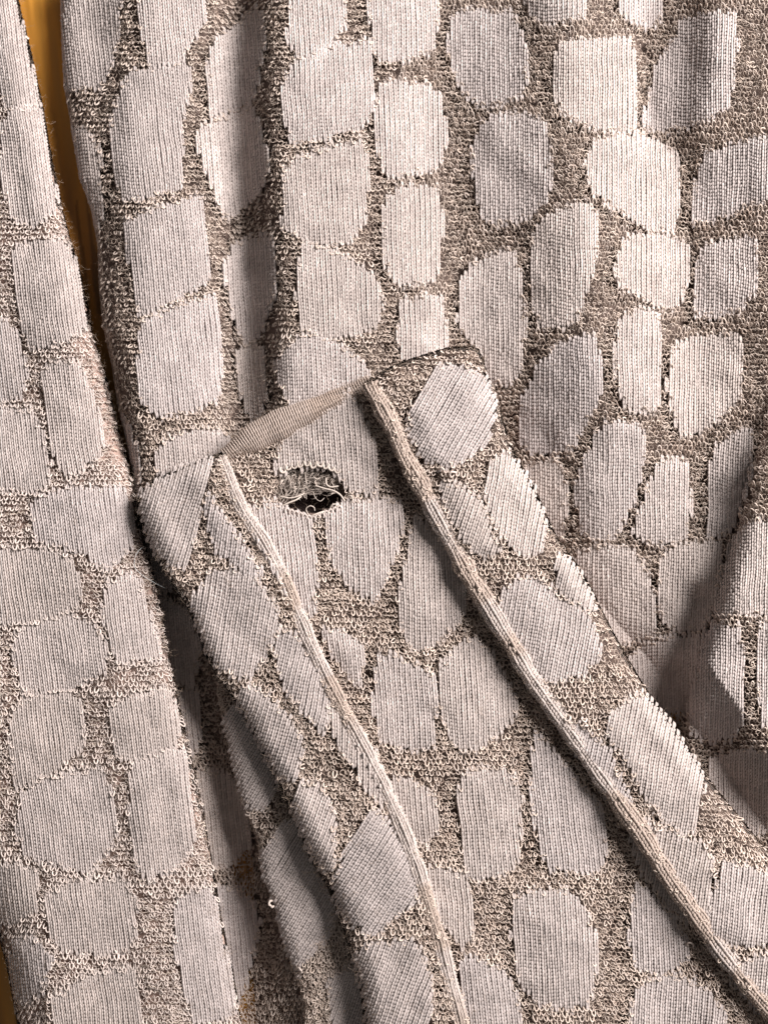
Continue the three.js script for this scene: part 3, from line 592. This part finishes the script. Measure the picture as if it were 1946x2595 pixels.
// ---------------------------------------------------------------- the torn hole
{
  const inner = new Geo();                                        // the far side of the sleeve, seen down the hole
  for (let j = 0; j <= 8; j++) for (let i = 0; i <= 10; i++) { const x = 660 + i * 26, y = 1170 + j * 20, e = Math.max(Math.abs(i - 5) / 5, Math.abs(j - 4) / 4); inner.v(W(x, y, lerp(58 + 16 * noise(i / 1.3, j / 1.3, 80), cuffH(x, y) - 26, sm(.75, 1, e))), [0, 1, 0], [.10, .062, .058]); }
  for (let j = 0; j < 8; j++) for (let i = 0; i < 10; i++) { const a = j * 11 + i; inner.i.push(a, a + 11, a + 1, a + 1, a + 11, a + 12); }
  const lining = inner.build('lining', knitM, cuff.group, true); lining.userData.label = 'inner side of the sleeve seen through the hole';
  const strand = (pts, r, c) => {
    const g = arcGeo(pts.map(([x, y, h]) => W(x, y, cuffH(x, y) + h)), r * U, pts.length * 5, 6);
    const cs = new Float32Array(g.attributes.position.count * 3); for (let i = 0; i < cs.length; i += 3) { const k = .9 + .2 * hash(i, 4, 2); cs[i] = c[0] * k; cs[i + 1] = c[1] * k; cs[i + 2] = c[2] * k; }
    g.setAttribute('color', new THREE.BufferAttribute(cs, 3)); g.deleteAttribute('uv'); return g;
  };
  const put = (name, geos) => { const m = new THREE.Mesh(mergeGeometries(geos), knitM); m.name = numbered(name); m.castShadow = m.receiveShadow = true; cuff.group.add(m); };
  const light1 = [.53, .44, .385], grey = [.34, .275, .24];
  // the open loops along the upper lip
  const lip = spline([[716, 1194], [738, 1184], [756, 1179], [778, 1177], [794, 1179], [811, 1178], [830, 1182], [854, 1195]], 9);
  lip.forEach(([x, y], k) => put('open_loop', [strand([[x - 5, y - 12, 4], [x - 6, y - 3, 9], [x - 1, y + 5, 11], [x + 6, y + 2, 10], [x + 7, y - 7, 6]].map(p => [p[0] + rr(-1.5, 1.5), p[1] + rr(-2.5, 2.5), p[2] * .7]), rr(2, 2.9), tone(light1, rr(.75, 1)))]));
  // torn net hanging under it
  const net = [];
  for (let k = 0; k < 130; k++) {
    const x = rr(708, 868), y0 = 1196 + rr(0, 18), len = rr(14, 62) * (x < 790 ? 1.15 : .75), pts = [];
    for (let q = 0; q < 5; q++) pts.push([x + rr(-9, 9) - q * 3, Math.min(y0 + len * q / 4, lerp(1280, 1250, (x - 708) / 160)), rr(-16, 2) - (q > 2 ? 4 : 0)]);
    net.push(strand(pts, rr(.45, 1.1) + (k % 6 ? 0 : .7), tone(mixc(grey, light1, rnd() * .6), rr(.7, 1.1))));
  }
  for (let k = 0; k < 60; k++) {
    const y = rr(1200, 1262), x = rr(706, 800), pts = []; for (let q = 0; q < 5; q++) pts.push([x + q * rr(9, 15), y + rr(-7, 7) - q * 3, rr(-18, 0)]);
    net.push(strand(pts, rr(.5, 1.3) + (k % 5 ? 0 : .7), tone(mixc(grey, light1, rnd() * .7), rr(.75, 1.1))));
  }
  put('torn_netting', net);
  for (const [r, pts] of [
    [2.3, [[800, 1231, 4], [822, 1238, 7], [846, 1244, 8], [862, 1254, 7], [874, 1270, 3]]],
    [2.2, [[783, 1311, 3], [796, 1305, 8], [812, 1299, 8], [830, 1294, 2]]],
    [1.8, [[712, 1258, 3], [735, 1262, 5], [760, 1256, 4], [772, 1250, 0]]],
    [2.0, [[716, 1282, 3], [730, 1275, 6], [752, 1266, 5], [764, 1258, 0]]],
    [2.0, [[826, 1212, 2], [828, 1228, 6], [838, 1234, 6], [858, 1232, 3]]],
    [1.2, [[782, 1304, 2], [776, 1290, 6], [786, 1282, 10], [796, 1286, 8], [798, 1294, 4]]],
    [.7, [[794, 1246, 2], [800, 1262, 4], [812, 1270, 6], [822, 1262, 4]]],
    [2.0, [[876, 1262, 2], [888, 1256, 8], [894, 1266, 9], [886, 1276, 4]]],
    [2.0, [[836, 1290, 2], [842, 1280, 7], [852, 1278, 7], [848, 1290, 3]]],
  ]) put('loose_strand', [strand(pts, r, tone(light1, rr(.9, 1.08)))]);
  // ragged lower edge
  for (let k = 0; k < 13; k++) { const x = 728 + k * 11, y = k < 6 ? 1292 + k * 3.6 : 1312 - (k - 6) * 4.4; put('open_loop', [strand([[x - 4, y + 9, 2], [x - 5, y + 1, 6], [x, y - 4, 6], [x + 5, y + 1, 5], [x + 4, y + 9, 2]], 2.4, tone(KNIT, rr(.95, 1.15)))]); }
  // single loops pulled up out of the knitting
  for (const [x, y, g, h] of [[1207, 1528, cuff, cuffH], [1117, 1193, cuff, cuffH], [1146, 1204, cuff, cuffH], [1019, 1155, cuff, cuffH], [1436, 1818, cuff, cuffH], [1484, 1846, cuff, cuffH], [1748, 2396, cuff, cuffH], [1830, 2436, cuff, cuffH], [706, 1505, cuff, cuffH], [1012, 2050, cuff, cuffH], [1668, 2098, cuff, cuffH], [1480, 1822, cuff, cuffH], [629, 2060, under, underH], [757, 2460, under, underH], [690, 2290, under, underH]]) {
    const a0 = rr(0, 6.3), R = rr(6, 10), open = rr(3.4, 4.6), pts = [];
    for (let q = 0; q <= 6; q++) { const a = a0 + q / 6 * open, w = rr(.75, 1.2); pts.push(W(x + Math.cos(a) * R * w, y + Math.sin(a) * R * w, h(x, y) + 1 + 12 * Math.sin(q / 6 * Math.PI))); }
    const tg = arcGeo(pts, rr(2, 2.8) * U, 22, 6), cc = new Float32Array(tg.attributes.position.count * 3); for (let i = 0; i < cc.length; i += 3) { cc[i] = .56; cc[i + 1] = .46; cc[i + 2] = .41; }
    tg.setAttribute('color', new THREE.BufferAttribute(cc, 3)); tg.deleteAttribute('uv');
    const m = new THREE.Mesh(tg, knitM); m.name = numbered('pulled_loop'); m.castShadow = m.receiveShadow = true; g.group.add(m);
  }
  // the long stray hair left of the cuff
  const h2 = [[366, 1384, 150], [352, 1396, 164], [343, 1414, 172], [342, 1436, 172], [360, 1456, 166], [388, 1474, 158], [418, 1490, 150]].map(p => W(...p));
  const hg = arcGeo(h2, .55 * U, 40, 5), cs = new Float32Array(hg.attributes.position.count * 3).fill(.6); hg.setAttribute('color', new THREE.BufferAttribute(cs, 3)); hg.deleteAttribute('uv');
  put('loose_strand', [hg]);
}

// ---------------------------------------------------------------- the table top
{
  const w = 1024, hgt = 1024, data = new Uint8Array(w * hgt * 4), rough = new Uint8Array(w * hgt * 4);
  for (let y = 0; y < hgt; y++) for (let x = 0; x < w; x++) {
    const u = x / w, v = y / hgt, warp = noise(u * 5, v * 3, 90) * 3 + noise(u * 14, v * 4, 91);
    const rings = Math.sin((u * 26 + warp) * 6.283) * .5 + .5, fine = noise(u * 420, v * 22, 92), pore = noise(u * 300, v * 14, 93) > .82 ? 1 : 0;
    const k = .78 + .16 * rings + .16 * (fine - .5) - .16 * pore, i = (y * w + x) * 4;
    const c = mixc([192, 122, 34], [216, 154, 58], clamp(rings * .6 + .4 * noise(u * 9, v * 6, 94)));
    data[i] = c[0] * k; data[i + 1] = c[1] * k; data[i + 2] = c[2] * k; data[i + 3] = 255;
    rough[i] = rough[i + 1] = rough[i + 2] = 110 + 60 * fine + 40 * pore; rough[i + 3] = 255;
  }
  const tex = new THREE.DataTexture(data, w, hgt), rt = new THREE.DataTexture(rough, w, hgt);
  tex.colorSpace = THREE.SRGBColorSpace;
  for (const t of [tex, rt]) { t.magFilter = t.minFilter = THREE.LinearFilter; t.wrapS = t.wrapT = THREE.RepeatWrapping; t.repeat.set(2.2, 2.2); t.rotation = .1; t.needsUpdate = true; }
  const m = new THREE.Mesh(new THREE.BoxGeometry(1.1, .03, 1.1), new THREE.MeshStandardMaterial({ map: tex, roughnessMap: rt, roughness: 1 }));
  m.name = 'table_top'; m.position.y = -.015 - .0002; m.receiveShadow = m.castShadow = true; m.userData = { kind: 'structure', label: 'yellow brown wooden table top under the knitted cardigan' };
  scene.add(m);
}
// ---------------------------------------------------------------- the window that lights it, out of the frame
{
  const g = new THREE.Group(); g.name = 'window'; g.position.copy(WIN); g.lookAt(0, 0, 0); g.userData = { label: 'bright window pane in a pale frame to the left of the table', category: 'window' };
  const pane = new THREE.Mesh(new THREE.PlaneGeometry(WINW, WINH), new THREE.MeshStandardMaterial({ color: 0x222222, emissive: 0xfff6ea, emissiveIntensity: .6, roughness: .4 }));
  pane.name = 'pane'; pane.position.z = -.012; g.add(pane);
  const fm = new THREE.MeshStandardMaterial({ color: 0xd8d4cc, roughness: .6 });
  for (const [x, y, a, b] of [[0, WINH / 2 + .02, WINW + .08, .04], [0, -WINH / 2 - .02, WINW + .08, .04], [WINW / 2 + .02, 0, .04, WINH], [-WINW / 2 - .02, 0, .04, WINH]]) {
    const f = new THREE.Mesh(new THREE.BoxGeometry(a, b, .03), fm); f.name = numbered('frame'); f.position.set(x, y, -.02); g.add(f);
  }
  scene.add(g);
}
renderer.render(scene, camera);
